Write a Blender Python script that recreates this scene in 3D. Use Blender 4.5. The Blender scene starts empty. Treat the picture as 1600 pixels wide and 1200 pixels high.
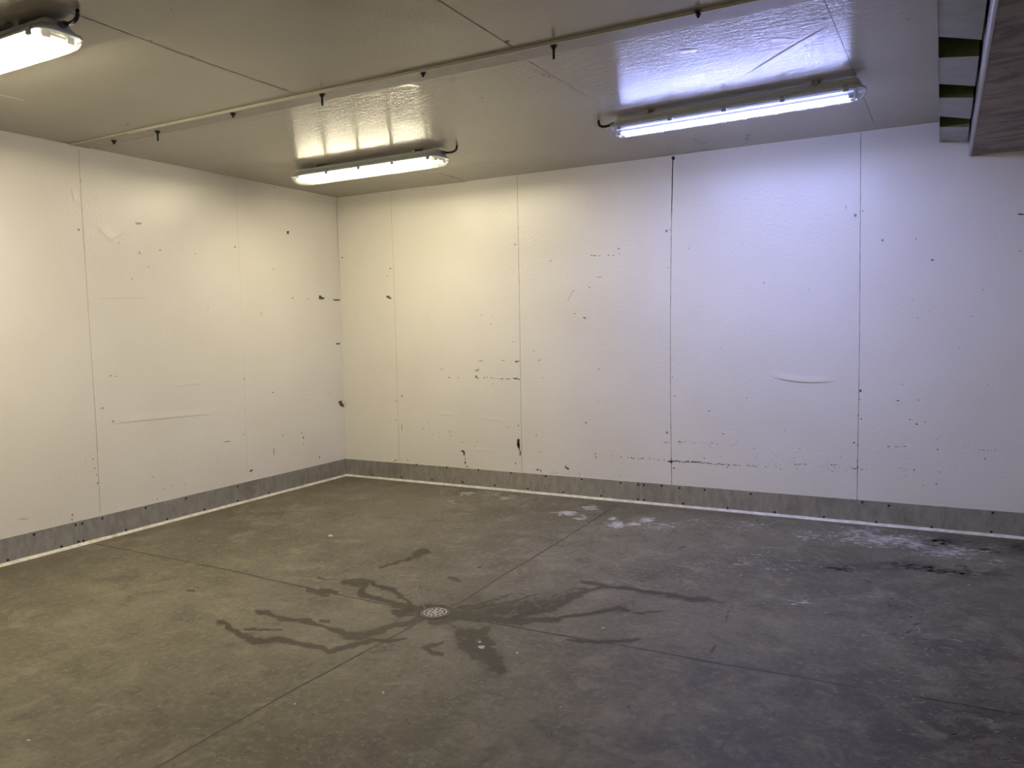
import bpy, bmesh, math, random
import numpy as np
from mathutils import Vector, Matrix, noise as mnoise

random.seed(7)
rng = np.random.default_rng(7)
C = bpy.context.scene.collection
PI = math.pi

# ------------------------------------------------------------------ room size
H = 2.44                 # ceiling height
RX = 5.6                 # right wall
RY = -7.4                # rear wall (behind the camera)
KICK = 0.152             # metal kick plate height

# ------------------------------------------------------------------ camera
YAW, PITCH, ROLL, F = -0.501239, -0.0713519, -0.0199886, 1227.977
CAM = np.array([4.634652, -5.356610, 1.282197])


def cam_axes():
    cy, sy, cp, sp = math.cos(YAW), math.sin(YAW), math.cos(PITCH), math.sin(PITCH)
    fwd = np.array([sy * cp, cy * cp, sp])
    right = np.array([cy, -sy, 0.0])
    up = np.cross(right, fwd)
    cr, sr = math.cos(ROLL), math.sin(ROLL)
    return cr * right + sr * up, -sr * right + cr * up, fwd


RT, UP, FW = cam_axes()
cam = bpy.data.cameras.new('camera')
cam.sensor_width = 36.0
cam.lens = F / 1600 * 36
cam.clip_start = 0.02
camo = bpy.data.objects.new('camera', cam)
C.objects.link(camo)
camo.matrix_world = Matrix(((RT[0], UP[0], -FW[0], CAM[0]), (RT[1], UP[1], -FW[1], CAM[1]),
                            (RT[2], UP[2], -FW[2], CAM[2]), (0, 0, 0, 1)))
bpy.context.scene.camera = camo


def un(q, axis, val):
    """survey helper: where the sight line of a photo point meets a plane of the room"""
    d = FW + RT * (q[0] - 800) / F - UP * (q[1] - 600) / F
    return CAM + (val - CAM[axis]) / d[axis] * d


def proj(P):
    d = P - CAM
    z = np.maximum(d @ FW, 1e-3)
    return 800 + F * (d @ RT) / z, 600 - F * (d @ UP) / z, d @ FW


# ------------------------------------------------------------------ materials
class NT:
    """small wrapper to write node expressions"""
    def __init__(s, name):
        s.m = bpy.data.materials.new(name)
        s.m.use_nodes = True
        s.t = s.m.node_tree
        s.t.nodes.clear()
        s.out = s.t.nodes.new('ShaderNodeOutputMaterial')

    def n(s, typ, **kw):
        nd = s.t.nodes.new(typ)
        for k, v in kw.items():
            setattr(nd, k, v)
        return nd

    def put(s, sock, v):
        if isinstance(v, bpy.types.NodeSocket):
            s.t.links.new(v, sock)
        elif isinstance(v, (tuple, list)):
            sock.default_value = (*v, 1.0) if len(v) == 3 and len(sock.default_value) == 4 else v
        else:
            sock.default_value = v

    def math(s, op, a, b=0.0, c=0.0, clamp=False):
        nd = s.n('ShaderNodeMath', operation=op, use_clamp=clamp)
        for i, v in enumerate((a, b, c)):
            s.put(nd.inputs[i], v)
        return nd.outputs[0]

    def ss(s, x, lo, hi, a=0.0, b=1.0):
        nd = s.n('ShaderNodeMapRange', interpolation_type='SMOOTHSTEP')
        for i, v in enumerate((x, lo, hi, a, b)):
            s.put(nd.inputs[i], v)
        return nd.outputs[0]

    def mix(s, f, a, b, blend='MIX'):
        nd = s.n('ShaderNodeMix', data_type='RGBA', blend_type=blend)
        s.put(nd.inputs[0], f)
        s.put(nd.inputs[6], a)
        s.put(nd.inputs[7], b)
        return nd.outputs[2]

    def pos(s):
        return s.n('ShaderNodeNewGeometry').outputs['Position']

    def sep(s, v):
        nd = s.n('ShaderNodeSeparateXYZ')
        s.put(nd.inputs[0], v)
        return nd.outputs

    def scale(s, v, sc):
        nd = s.n('ShaderNodeVectorMath', operation='MULTIPLY')
        s.put(nd.inputs[0], v)
        nd.inputs[1].default_value = sc
        return nd.outputs[0]

    def noise(s, v, scale, detail=4, rough=0.5, dist=0.0):
        nd = s.n('ShaderNodeTexNoise')
        s.put(nd.inputs['Vector'], v)
        nd.inputs['Scale'].default_value = scale
        nd.inputs['Detail'].default_value = detail
        nd.inputs['Roughness'].default_value = rough
        nd.inputs['Distortion'].default_value = dist
        return nd.outputs[0]

    def voro(s, v, scale, feature='F1'):
        nd = s.n('ShaderNodeTexVoronoi', feature=feature)
        s.put(nd.inputs['Vector'], v)
        nd.inputs['Scale'].default_value = scale
        return nd.outputs

    def attr(s, name):
        return s.n('ShaderNodeAttribute', attribute_name=name).outputs

    def bump(s, h, strength, dist, prev=None):
        nd = s.n('ShaderNodeBump')
        nd.inputs['Strength'].default_value = strength
        nd.inputs['Distance'].default_value = dist
        s.put(nd.inputs['Height'], h)
        if prev is not None:
            s.put(nd.inputs['Normal'], prev)
        return nd.outputs[0]

    def bsdf(s, color, rough, metal=0.0, normal=None, spec=0.5):
        b = s.n('ShaderNodeBsdfPrincipled')
        s.put(b.inputs['Base Color'], color)
        s.put(b.inputs['Roughness'], rough)
        s.put(b.inputs['Metallic'], metal)
        s.put(b.inputs['Specular IOR Level'], spec)
        if normal is not None:
            s.put(b.inputs['Normal'], normal)
        s.t.links.new(b.outputs[0], s.out.inputs[0])
        return s.m


def plain(name, color, rough=0.5, metal=0.0, grain=0.0, gscale=40, spec=0.5):
    t = NT(name)
    c = color
    if grain:
        nz = t.noise(t.n('ShaderNodeTexCoord').outputs['Object'], gscale, 5, 0.6)
        c = t.mix(t.ss(nz, 0.3, 0.7), tuple(x * (1 - grain) for x in color), tuple(min(1, x * (1 + grain)) for x in color))
    return t.bsdf(c, rough, metal, None, spec)


def emitter(name, color, strength, flank=0.06):
    """LED retrofit tube: the diode strip shines down, the flanks glow dimly, the back is opaque"""
    t = NT(name)
    e = t.n('ShaderNodeEmission')
    e.inputs[0].default_value = (*color, 1)
    nz = t.sep(t.n('ShaderNodeNewGeometry').outputs['Normal'])[2]
    dn = t.math('MULTIPLY', nz, -1.0, clamp=True)
    t.put(e.inputs[1], t.math('ADD', t.math('MULTIPLY', dn, strength * 1.6), strength * flank))
    t.t.links.new(e.outputs[0], t.out.inputs[0])
    return t.m


CREASE = 0.4


def crease_height(t, u, v, creases):
    """sum of long gaussian dents: (u0,v0,u1,v1,sag,width,height) in metres on the panel"""
    tot = None
    for (u0, v0, u1, v1, sag, w, h) in creases:
        L = math.hypot(u1 - u0, v1 - v0)
        dx, dy = (u1 - u0) / L, (v1 - v0) / L
        a = t.math('ADD', t.math('MULTIPLY', t.math('SUBTRACT', u, u0), dx / L), t.math('MULTIPLY', t.math('SUBTRACT', v, v0), dy / L))
        d = t.math('ADD', t.math('MULTIPLY', t.math('SUBTRACT', u, u0), -dy), t.math('MULTIPLY', t.math('SUBTRACT', v, v0), dx))
        if sag:
            q = t.math('MULTIPLY', t.math('SUBTRACT', a, 0.5), 2.0)
            par = t.math('SUBTRACT', 1.0, t.math('MULTIPLY', q, q))
            d = t.math('ADD', d, t.math('MULTIPLY', par, sag))
        along = t.math('MULTIPLY', t.ss(a, 0.0, 0.3), t.ss(a, 1.0, 0.7))
        # asymmetrical step-like fold: sharp on one side, long roll-off on the other
        g1 = t.ss(d, -w, 0.0)
        g2 = t.ss(d, 4 * w, 0.0)
        k = t.math('MULTIPLY', t.math('MULTIPLY', t.math('MULTIPLY', g1, g2), along), h * CREASE)
        tot = k if tot is None else t.math('ADD', tot, k)
    return tot


def paint(name, color, rough, axes, creases, emboss=0.24, dirt=(0.55, 0.50, 0.42), wav=0.007, roll=0.0):
    t = NT(name)
    p = t.pos()
    sp = t.sep(p)
    u, v = sp[axes[0]], sp[axes[1]]
    big = t.noise(p, 1.3, 2, 0.6)
    mid = t.noise(p, 9, 4, 0.62)
    c = t.mix(t.ss(big, 0.3, 0.72), color, tuple(x * y for x, y in zip(color, (0.955, 0.95, 0.93))))
    sm = t.math('MULTIPLY', t.ss(mid, 0.56, 0.80), 0.06)
    c = t.mix(sm, c, dirt)
    # fine scattered specks of dirt
    vo = t.voro(p, 11)
    spk = t.math('MULTIPLY', t.ss(vo[0], 0.035, 0.02), t.ss(t.noise(p, 2.3, 2), 0.5, 0.62))
    c = t.mix(t.math('MULTIPLY', spk, 0.55), c, (0.22, 0.19, 0.15))
    r = t.math('ADD', rough, t.math('MULTIPLY', t.math('SUBTRACT', big, 0.5), 0.03))
    # embossed sheet grain, oil canning and folds
    h = t.math('ADD', t.math('MULTIPLY', t.noise(p, 60, 2, 0.6), emboss * 0.006), t.math('MULTIPLY', t.noise(p, 2.6, 1, 0.4), 0.6 * wav))
    if roll:
        rl = t.noise(t.scale(p, (0.22, 1.0, 1.0)), 60, 3, 0.7)
        h = t.math('ADD', h, t.math('MULTIPLY', t.math('MULTIPLY', rl, t.ss(v, -2.40, -2.36)), roll))
    ch = crease_height(t, u, v, creases)
    if ch is not None:
        h = t.math('ADD', h, ch)
    nrm = t.bump(h, 1.0, 1.0)
    return t.bsdf(c, r, 0.0, nrm, 0.5)


def P2(q, axis, val, a, b):
    w = un(q, axis, val)
    return (w[a], w[b])


def cr(q0, q1, axis, val, a, b, sag, w, h):
    return (*P2(q0, axis, val, a, b), *P2(q1, axis, val, a, b), sag, w, h)


WALLC = (0.84, 0.81, 0.74)
m_wall_back = paint('wall_paint_back', WALLC, 0.305, (0, 2), [
    cr((1197, 585), (1313, 593), 1, 0, 0, 2, 0.030, 0.012, 0.012),
    cr((680, 646), (712, 650), 1, 0, 0, 2, 0, 0.008, 0.003),
    cr((745, 652), (792, 660), 1, 0, 0, 2, 0, 0.008, 0.003),
    cr((720, 702), (775, 706), 1, 0, 0, 2, 0, 0.008, 0.002),
    cr((1170, 758), (1180, 735), 1, 0, 0, 2, 0, 0.007, 0.002),
])
m_wall_left = paint('wall_paint_left', WALLC, 0.305, (1, 2), [
    cr((152, 663), (347, 644), 0, 0, 1, 2, 0, 0.012, 0.006),
    cr((264, 604), (320, 598), 0, 0, 1, 2, 0, 0.010, 0.004),
    cr((150, 350), (185, 382), 0, 0, 1, 2, 0.01, 0.016, 0.004),
    cr((160, 378), (205, 352), 0, 0, 1, 2, 0.01, 0.016, 0.003),
    cr((112, 290), (118, 318), 0, 0, 1, 2, 0.004, 0.010, 0.008),
])
m_wall_plain = paint('wall_paint_plain', WALLC, 0.305, (0, 2), [])
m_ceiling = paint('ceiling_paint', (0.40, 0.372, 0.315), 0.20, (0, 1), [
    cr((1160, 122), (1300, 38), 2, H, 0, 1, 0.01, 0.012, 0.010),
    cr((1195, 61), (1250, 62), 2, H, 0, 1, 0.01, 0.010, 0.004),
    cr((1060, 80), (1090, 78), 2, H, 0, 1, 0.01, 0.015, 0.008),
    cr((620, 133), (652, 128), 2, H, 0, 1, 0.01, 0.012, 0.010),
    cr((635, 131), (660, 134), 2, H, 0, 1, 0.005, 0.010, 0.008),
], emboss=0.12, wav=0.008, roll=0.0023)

# painted marks, seams and chips: colour comes with the mesh
t = NT('marks')
m_marks = t.bsdf(t.attr('tint')[0], 0.55, 0.0)


def make_floor_mat():
    t = NT('concrete')
    p = t.pos()
    st = t.scale(p, (1.0, 1.0, 1.0))
    n1 = t.noise(st, 0.9, 3, 0.6)
    n2 = t.noise(st, 5.5, 6, 0.68, 0.6)
    n3 = t.noise(st, 34, 4, 0.7)
    n4 = t.noise(st, 2.6, 4, 0.65, 1.2)
    c = t.mix(t.ss(n1, 0.32, 0.70), (0.1135, 0.09962, 0.06683), (0.1616, 0.1441, 0.09965))
    c = t.mix(t.math('MULTIPLY', t.ss(n2, 0.50, 0.66), 0.70), c, (0.2165, 0.1959, 0.1396))
    c = t.mix(t.math('MULTIPLY', t.ss(n2, 0.48, 0.34), 0.60), c, (0.07218, 0.0631, 0.04382))
    c = t.mix(t.math('MULTIPLY', t.ss(n3, 0.52, 0.68), 0.60), c, (0.2269, 0.2059, 0.1479))
    c = t.mix(t.math('MULTIPLY', t.ss(n3, 0.46, 0.30), 0.50), c, (0.06187, 0.05313, 0.0367))
    c = t.mix(t.math('MULTIPLY', t.ss(n4, 0.55, 0.75), 0.35), c, (0.0928, 0.07637, 0.05204))
    fl = t.voro(t.scale(p, (0.8, 1.2, 1.0)), 46)
    fm = t.math('MULTIPLY', t.ss(fl[0], 0.30, 0.12), t.ss(n4, 0.42, 0.62))
    c = t.mix(t.math('MULTIPLY', fm, 0.42), c, (0.30, 0.275, 0.235))
    st_ = t.attr('stains')
    sc = t.n('ShaderNodeSeparateColor')
    t.put(sc.inputs[0], st_[0])
    wet, chalk, dark = sc.outputs[0], sc.outputs[1], sc.outputs[2]
    # dark worn dirt on the right
    dk = t.math('MULTIPLY', dark, t.ss(t.noise(st, 7, 5, 0.7, 0.8), 0.38, 0.58))
    c = t.mix(t.math('MULTIPLY', dk, 0.85), c, (0.040, 0.029, 0.025))
    # lime bloom
    nc = t.noise(t.scale(p, (0.75, 1.35, 1.0)), 24, 5, 0.75, 0.8)
    ck = t.ss(t.math('ADD', chalk, t.math('MULTIPLY', t.math('SUBTRACT', nc, 0.5), 2.6)), 0.50, 0.95)
    ck = t.math('MULTIPLY', ck, t.ss(chalk, 0.02, 0.25))
    c = t.mix(t.math('MULTIPLY', ck, 0.66), c, (0.60, 0.59, 0.57))
    # wet runs toward the drain
    nw = t.noise(st, 30, 5, 0.65)
    nw2 = t.noise(st, 9, 3, 0.5)
    wv = t.math('ADD', wet, t.math('MULTIPLY', t.math('SUBTRACT', nw, 0.5), 0.75))
    wv = t.math('ADD', wv, t.math('MULTIPLY', t.math('SUBTRACT', nw2, 0.5), 0.25))
    w = t.math('MULTIPLY', t.ss(wv, 0.44, 0.60), t.ss(wet, 0.02, 0.2))
    soft = t.ss(wet, 0.0, 0.7)
    wc = t.mix(1.0, c, (0.26, 0.235, 0.21), 'MULTIPLY')
    c = t.mix(t.math('MULTIPLY', soft, 0.38), c, wc)
    c = t.mix(t.math('MULTIPLY', w, 0.86), c, wc)
    rough = t.math('ADD', t.math('MULTIPLY', n2, 0.24), 0.46)
    rough = t.math('SUBTRACT', rough, t.math('MULTIPLY', w, 0.06))
    nr = t.bump(t.math('ADD', n3, t.math('MULTIPLY', n2, 2.0)), 0.22, 0.004)
    return t.bsdf(c, rough, 0.0, nr, 0.35)


m_floor = make_floor_mat()


def make_zinc():
    t = NT('zinc_kick_plate')
    p = t.pos()
    a = t.noise(t.scale(p, (1, 1, 0.35)), 26, 6, 0.7)
    b = t.noise(p, 3.0, 4, 0.6)
    v = t.voro(p, 60)
    c = t.mix(t.ss(a, 0.3, 0.7), (0.35, 0.335, 0.295), (0.50, 0.485, 0.435))
    c = t.mix(t.math('MULTIPLY', t.ss(b, 0.5, 0.72), 0.6), c, (0.25, 0.235, 0.205))
    c = t.mix(t.math('MULTIPLY', t.ss(v[0], 0.2, 0.8), 0.25), c, (0.52, 0.50, 0.46))
    z = t.sep(p)[2]
    drip = t.noise(t.scale(p, (1, 1, 0.06)), 38, 4, 0.7)
    c = t.mix(t.math('MULTIPLY', t.ss(drip, 0.60, 0.75), 0.35), c, (0.60, 0.58, 0.54))
    return t.bsdf(c, 0.52, 0.65, t.bump(a, 0.08, 0.004), 0.4)


m_zinc = make_zinc()


def make_bead():
    t = NT('cream_sealant')
    p = t.pos()
    n = t.noise(p, 22, 5, 0.65)
    c = t.mix(t.ss(n, 0.38, 0.62), (0.62, 0.58, 0.48), (0.78, 0.75, 0.66))
    c = t.mix(t.ss(t.noise(p, 6, 5, 0.7), 0.58, 0.72), c, (0.40, 0.34, 0.26))
    return t.bsdf(c, 0.30, 0.0, t.bump(n, 0.2, 0.004), 0.5)


m_bead = make_bead()
m_screw = plain('dark_screw', (0.05, 0.042, 0.036), 0.5, 0.6)
m_strip = plain('painted_strip', (0.40, 0.372, 0.315), 0.42, 0, 0.07, 14)
m_lip_lit = plain('lit_lip_paint', (0.58, 0.55, 0.47), 0.35, 0, 0.05, 30)  # paler than the strip: lamp light caught by the edge, put into the colour
m_bolt = plain('black_bolt', (0.018, 0.016, 0.014), 0.5, 0.3)
m_house = plain('grey_polycarbonate', (0.66, 0.69, 0.70), 0.42, 0, 0.04, 30)
m_clip = plain('grey_clip_plastic', (0.48, 0.50, 0.52), 0.4)
m_tray = plain('white_gear_tray', (0.85, 0.85, 0.83), 0.4)
m_holder = plain('white_lamp_holder', (0.75, 0.74, 0.70), 0.45)
m_bracket = plain('steel_bracket', (0.42, 0.42, 0.42), 0.35, 0.9)
m_cable = plain('black_cable', (0.012, 0.012, 0.012), 0.45)
m_gland = plain('grey_gland', (0.20, 0.21, 0.22), 0.45)
m_cap = plain('lamp_end_cap', (0.70, 0.70, 0.70), 0.3, 0.9)
m_hole_shade = plain('painted_hole_shade', (0.01, 0.009, 0.008), 0.6)
m_grate = plain('worn_steel_grate', (0.36, 0.345, 0.32), 0.42, 0.55, 0.14, 120)
m_ring = plain('worn_steel_ring', (0.17, 0.155, 0.135), 0.5, 0.5, 0.25, 160)
m_slat = plain('galvanised_slat', (0.30, 0.32, 0.32), 0.55, 0.2, 0.07, 14)
m_olive = plain('olive_rail', (0.115, 0.125, 0.045), 0.6, 0, 0.12, 40)
m_edge = plain('pale_edge_trim', (0.36, 0.34, 0.335), 0.4, 0.4, 0.06, 30)


def make_dirty_panel():
    t = NT('dirty_brown_panel')
    p = t.pos()
    q = t.scale(p, (1.0, 1.7, 1.0))
    a = t.noise(q, 3.0, 5, 0.62, 1.4)
    b = t.noise(q, 30, 4, 0.7)
    c = t.mix(t.ss(a, 0.38, 0.62), (0.112, 0.072, 0.056), (0.25, 0.205, 0.17))
    c = t.mix(t.math('MULTIPLY', t.ss(b, 0.45, 0.72), 0.45), c, (0.26, 0.235, 0.212))
    return t.bsdf(c, 0.6, 0.0, t.bump(b, 0.25, 0.004), 0.4)


m_dirty = make_dirty_panel()


def make_clear(name, haze):
    t = NT(name)
    tr = t.n('ShaderNodeBsdfTransparent')
    tr.inputs[0].default_value = (0.95, 0.95, 0.94, 1)
    gl = t.n('ShaderNodeBsdfGlossy')
    gl.inputs['Roughness'].default_value = 0.12
    df = t.n('ShaderNodeBsdfTranslucent')
    df.inputs[0].default_value = (0.9, 0.9, 0.9, 1)
    lw = t.n('ShaderNodeLayerWeight')
    lw.inputs[0].default_value = 0.35
    m1 = t.n('ShaderNodeMixShader')
    m1.inputs[0].default_value = haze
    t.t.links.new(tr.outputs[0], m1.inputs[1])
    t.t.links.new(df.outputs[0], m1.inputs[2])
    m2 = t.n('ShaderNodeMixShader')
    t.put(m2.inputs[0], t.math('MULTIPLY', lw.outputs[0], 0.45))
    t.t.links.new(m1.outputs[0], m2.inputs[1])
    t.t.links.new(gl.outputs[0], m2.inputs[2])
    t.t.links.new(m2.outputs[0], t.out.inputs[0])
    return t.m


m_clear = make_clear('ribbed_clear_polycarbonate', 0.05)
m_clear2 = make_clear('plain_clear_polycarbonate', 0.015)
E_TUBE = 135.0
m_warm = emitter('warm_white_tube', (1.0, 0.89, 0.63), E_TUBE * 0.80)
m_warm2 = emitter('warm_white_tube_near', (1.0, 0.88, 0.625), E_TUBE * 1.65)
m_cool = emitter('cool_white_tube', (0.51, 0.575, 1.22), E_TUBE * 1.14, 0.006)


# ------------------------------------------------------------------ mesh helpers
class MB:
    def __init__(s):
        s.v, s.f, s.mi, s.col = [], [], [], []

    def vert(s, p, col=(1, 1, 1)):
        s.v.append(tuple(float(x) for x in p))
        s.col.append((*col, 1.0))
        return len(s.v) - 1

    def face(s, idx, mi=0):
        s.f.append(tuple(idx))
        s.mi.append(mi)

    def box(s, lo, hi, mi=0):
        x0, y0, z0 = lo
        x1, y1, z1 = hi
        k = [s.vert(p) for p in ((x0, y0, z0), (x1, y0, z0), (x1, y1, z0), (x0, y1, z0),
                                 (x0, y0, z1), (x1, y0, z1), (x1, y1, z1), (x0, y1, z1))]
        for q in ((0, 3, 2, 1), (4, 5, 6, 7), (0, 1, 5, 4), (1, 2, 6, 5), (2, 3, 7, 6), (3, 0, 4, 7)):
            s.face([k[i] for i in q], mi)

    def loft(s, rings, cap0=True, cap1=True, mi=0):
        ids = [[s.vert(p) for p in r] for r in rings]
        n = len(rings[0])
        for a, b in zip(ids[:-1], ids[1:]):
            for i in range(n):
                j = (i + 1) % n
                s.face((a[i], a[j], b[j], b[i]), mi)
        if cap0:
            s.face(ids[0][::-1], mi)
        if cap1:
            s.face(ids[-1], mi)

    def tube(s, pts, r, n=12, mi=0):
        pts = [Vector(p) for p in pts]
        rings = []
        ref = Vector((0, 0, 1))
        for i, p in enumerate(pts):
            d = (pts[min(i + 1, len(pts) - 1)] - pts[max(i - 1, 0)]).normalized()
            a = d.cross(ref)
            if a.length < 0.1:
                a = d.cross(Vector((0, 1, 0)))
            a.normalize()
            b = d.cross(a).normalized()
            rr = r[i] if isinstance(r, (list, tuple)) else r
            rings.append([p + a * (rr * math.cos(2 * PI * k / n)) + b * (rr * math.sin(2 * PI * k / n)) for k in range(n)])
        s.loft(rings, mi=mi)

    def build(s, name, mats, parent=None, smooth=False, bevel=0.0, color=False, fixn=True):
        me = bpy.data.meshes.new(name)
        me.from_pydata(s.v, [], s.f)
        me.polygons.foreach_set('material_index', s.mi)
        mats = mats if isinstance(mats, (list, tuple)) else [mats]
        for m in mats:
            me.materials.append(m)
        if color:
            at = me.color_attributes.new('tint', 'FLOAT_COLOR', 'POINT')
            at.data.foreach_set('color', np.array(s.col, dtype=np.float32).ravel())
        me.update()
        if fixn:
            bm = bmesh.new()
            bm.from_mesh(me)
            bmesh.ops.recalc_face_normals(bm, faces=bm.faces)
            bm.to_mesh(me)
            bm.free()
        if smooth:
            me.polygons.foreach_set('use_smooth', [True] * len(me.polygons))
        o = bpy.data.objects.new(name, me)
        C.objects.link(o)
        if parent is not None:
            o.parent = parent
        if bevel:
            b = o.modifiers.new('bevel', 'BEVEL')
            b.width = bevel
            b.segments = 2
            b.limit_method = 'ANGLE'
            b.angle_limit = math.radians(40)
        return o


def struct(o):
    o['kind'] = 'structure'
    return o


def thing(name, label, cat, loc=(0, 0, 0), rz=0.0, group=None):
    o = bpy.data.objects.new(name, None)
    o.empty_display_size = 0.1
    C.objects.link(o)
    o.location = loc
    o.rotation_euler = (0, 0, rz)
    o['label'] = label
    o['category'] = cat
    if group:
        o['group'] = group
    return o


def copy_part(src, parent, loc):
    o = src.copy()
    C.objects.link(o)
    o.parent = parent
    o.location = loc
    return o


# marks on a room surface -------------------------------------------------------
class Surf:
    """collects thin paint marks on a plane; axis/val say which plane, off lifts them off it"""
    def __init__(s, mb, axis, val, off, mi):
        s.mb, s.axis, s.val, s.off, s.mi = mb, axis, val, off, mi

    def w(s, q):
        p = un(q, s.axis, s.val).copy()
        p[s.axis] += s.off
        return p

    def chip(s, px, py, w, h, col=(0.10, 0.085, 0.065), ang=0.0, n=None, jag=0.35):
        n = n or (7 if max(w, h) < 4 else 15)
        pts = []
        for i in range(n):
            a = 2 * PI * i / n
            k = 1 + random.uniform(-jag, jag)
            x, y = w / 2 * math.cos(a) * k, h / 2 * math.sin(a) * k
            pts.append((px + x * math.cos(ang) - y * math.sin(ang), py + x * math.sin(ang) + y * math.cos(ang)))
        s.mb.face([s.mb.vert(s.w(q), col) for q in pts], s.mi)

    def rivet(s, px, py, w, col=(0.45, 0.41, 0.33)):
        s.chip(px, py, w, w, col, n=10, jag=0.05)

    def dashes(s, x0, y0, x1, y1, n, w, h, col=(0.10, 0.09, 0.075), spread=1.2):
        for i in range(n):
            a = random.random()
            s.chip(x0 + (x1 - x0) * a, y0 + (y1 - y0) * a + random.gauss(0, spread), w * random.uniform(0.4, 1.3), h * random.uniform(0.5, 1.2), col)

    def line(s, pts, width, col, col2=None, seg=0.03, jit=0.25, wob=0.0):
        """a scored line through photo points, width in metres"""
        P = [s.w(q) for q in pts]
        out = []
        for a, b in zip(P[:-1], P[1:]):
            L = np.linalg.norm(b - a)
            k = max(1, int(L / seg))
            out += [a + (b - a) * i / k for i in range(k)]
        out.append(P[-1])
        nrm = np.zeros(3)
        nrm[s.axis] = 1
        prev = None
        nseed = random.random() * 50
        for i, p in enumerate(out):
            d = out[min(i + 1, len(out) - 1)] - out[max(i - 1, 0)]
            d = d / np.linalg.norm(d)
            sd = np.cross(nrm, d)
            ww = width * (1 + random.uniform(-jit, jit)) / 2
            sh = sd * (wob * mnoise.noise((i * seg * 3.0, nseed, 0)))
            f = 0.5 + 0.5 * mnoise.noise((i * seg * 2.2, nseed, 3.3)) * 1.8
            f = min(1, max(0, f))
            c = col if col2 is None else tuple(x * (1 - f) + y * f for x, y in zip(col, col2))
            cur = (s.mb.vert(p + sh - sd * ww, c), s.mb.vert(p + sh + sd * ww, c))
            if prev:
                s.mb.face((prev[0], prev[1], cur[1], cur[0]), s.mi)
            prev = cur


# ------------------------------------------------------------------ walls
DK = (0.105, 0.09, 0.07)
FT = (0.46, 0.42, 0.34)
TH = 0.10
ms = [m_wall_left, m_marks]
mb = MB()
mb.box((-TH, RY, 0), (0, TH, H))
S = Surf(mb, 0, 0.0, 0.0005, 1)
S.line([(122.5, 232.5), (129.5, 355), (141, 530), (149.8, 662.5), (156.8, 801)], 0.0035, (0.36, 0.32, 0.24), (0.62, 0.57, 0.48))
S.line([(367.5, 285), (372.8, 386.5), (378.7, 516), (382, 592), (387, 748)], 0.003, (0.60, 0.56, 0.47), (0.74, 0.70, 0.61))
S.line([(525.5, 309), (533, 503), (540.5, 717)], 0.0045, (0.26, 0.22, 0.15), (0.56, 0.50, 0.40))
for a in [(450, 363, 4, 5.5), (457, 466, 2.4, 2), (482, 467, 1.6, 1.6), (503, 466, 10, 4.5), (500, 463.5, 4, 4), (526, 468.5, 9, 3), (521, 468, 3, 1.6), (528, 537, 8, 2.4),
          (509, 538, 1.2, 1.2), (185.5, 380, 1.6, 2), (250, 391, 2.2, 2), (232, 417, 2.6, 1.4), (305, 396, 1.4, 1.4),
          (177, 658, 2, 3), (175, 659, 2, 1.2), (426, 613, 3.2, 1.8), (515.5, 615, 1.6, 1.6), (533, 630.5, 5, 9), (536, 634, 3, 6), (530, 628.5, 4, 3), (471.5, 676, 1.7, 3), (474, 684, 1.8, 3.4),
          (474, 693, 1.2, 2.2), (442, 680, 1.3, 2.2), (499, 714, 1.4, 4), (392, 735.5, 4.5, 3), (394, 734, 2.4, 1.8), (340, 721, 1.4, 1.4), (239, 745, 1.6, 1.6),
          (270, 759, 1.2, 2.2), (257, 764, 1.2, 1.6), (290, 757, 1.4, 2), (246, 780, 1.2, 2), (145, 717, 2, 2.2), (148, 732, 2, 3), (151, 742, 1.6, 1.8), (152.6, 754.5, 2, 3),
          (113, 805, 1.6, 4), (112.5, 812, 2, 3), (428, 293, 2, 2)]:
    S.chip(*a, col=DK)
for a in [(427, 421, 1, 5), (206, 436, 1.2, 6), (381, 679, 2.2, 2.4), (381.5, 592, 2, 4), (216, 349, 12, 3), (218, 395, 3, 5), (428, 706, 1.6, 13), (173, 587, 4, 2.4), (182, 588, 3, 2),
          (134, 720, 1.6, 1.6), (35, 811, 16, 1.4), (480, 625, 2, 2), (160, 638, 6, 3), (408, 490, 1.2, 5), (325, 480, 1.2, 3), (355, 690, 10, 2)]:
    S.chip(*a, col=FT)
S.line([(155, 466.5), (228, 466)], 0.003, (0.64, 0.60, 0.52), (0.72, 0.68, 0.60))
for a in [(123, 359, 4), (367, 386, 3.2), (126, 282, 2), (274, 258, 2)]:
    S.rivet(*a, col=(0.40, 0.36, 0.28))
wall_left = struct(mb.build('wall_left', ms, color=True, fixn=False))

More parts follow.
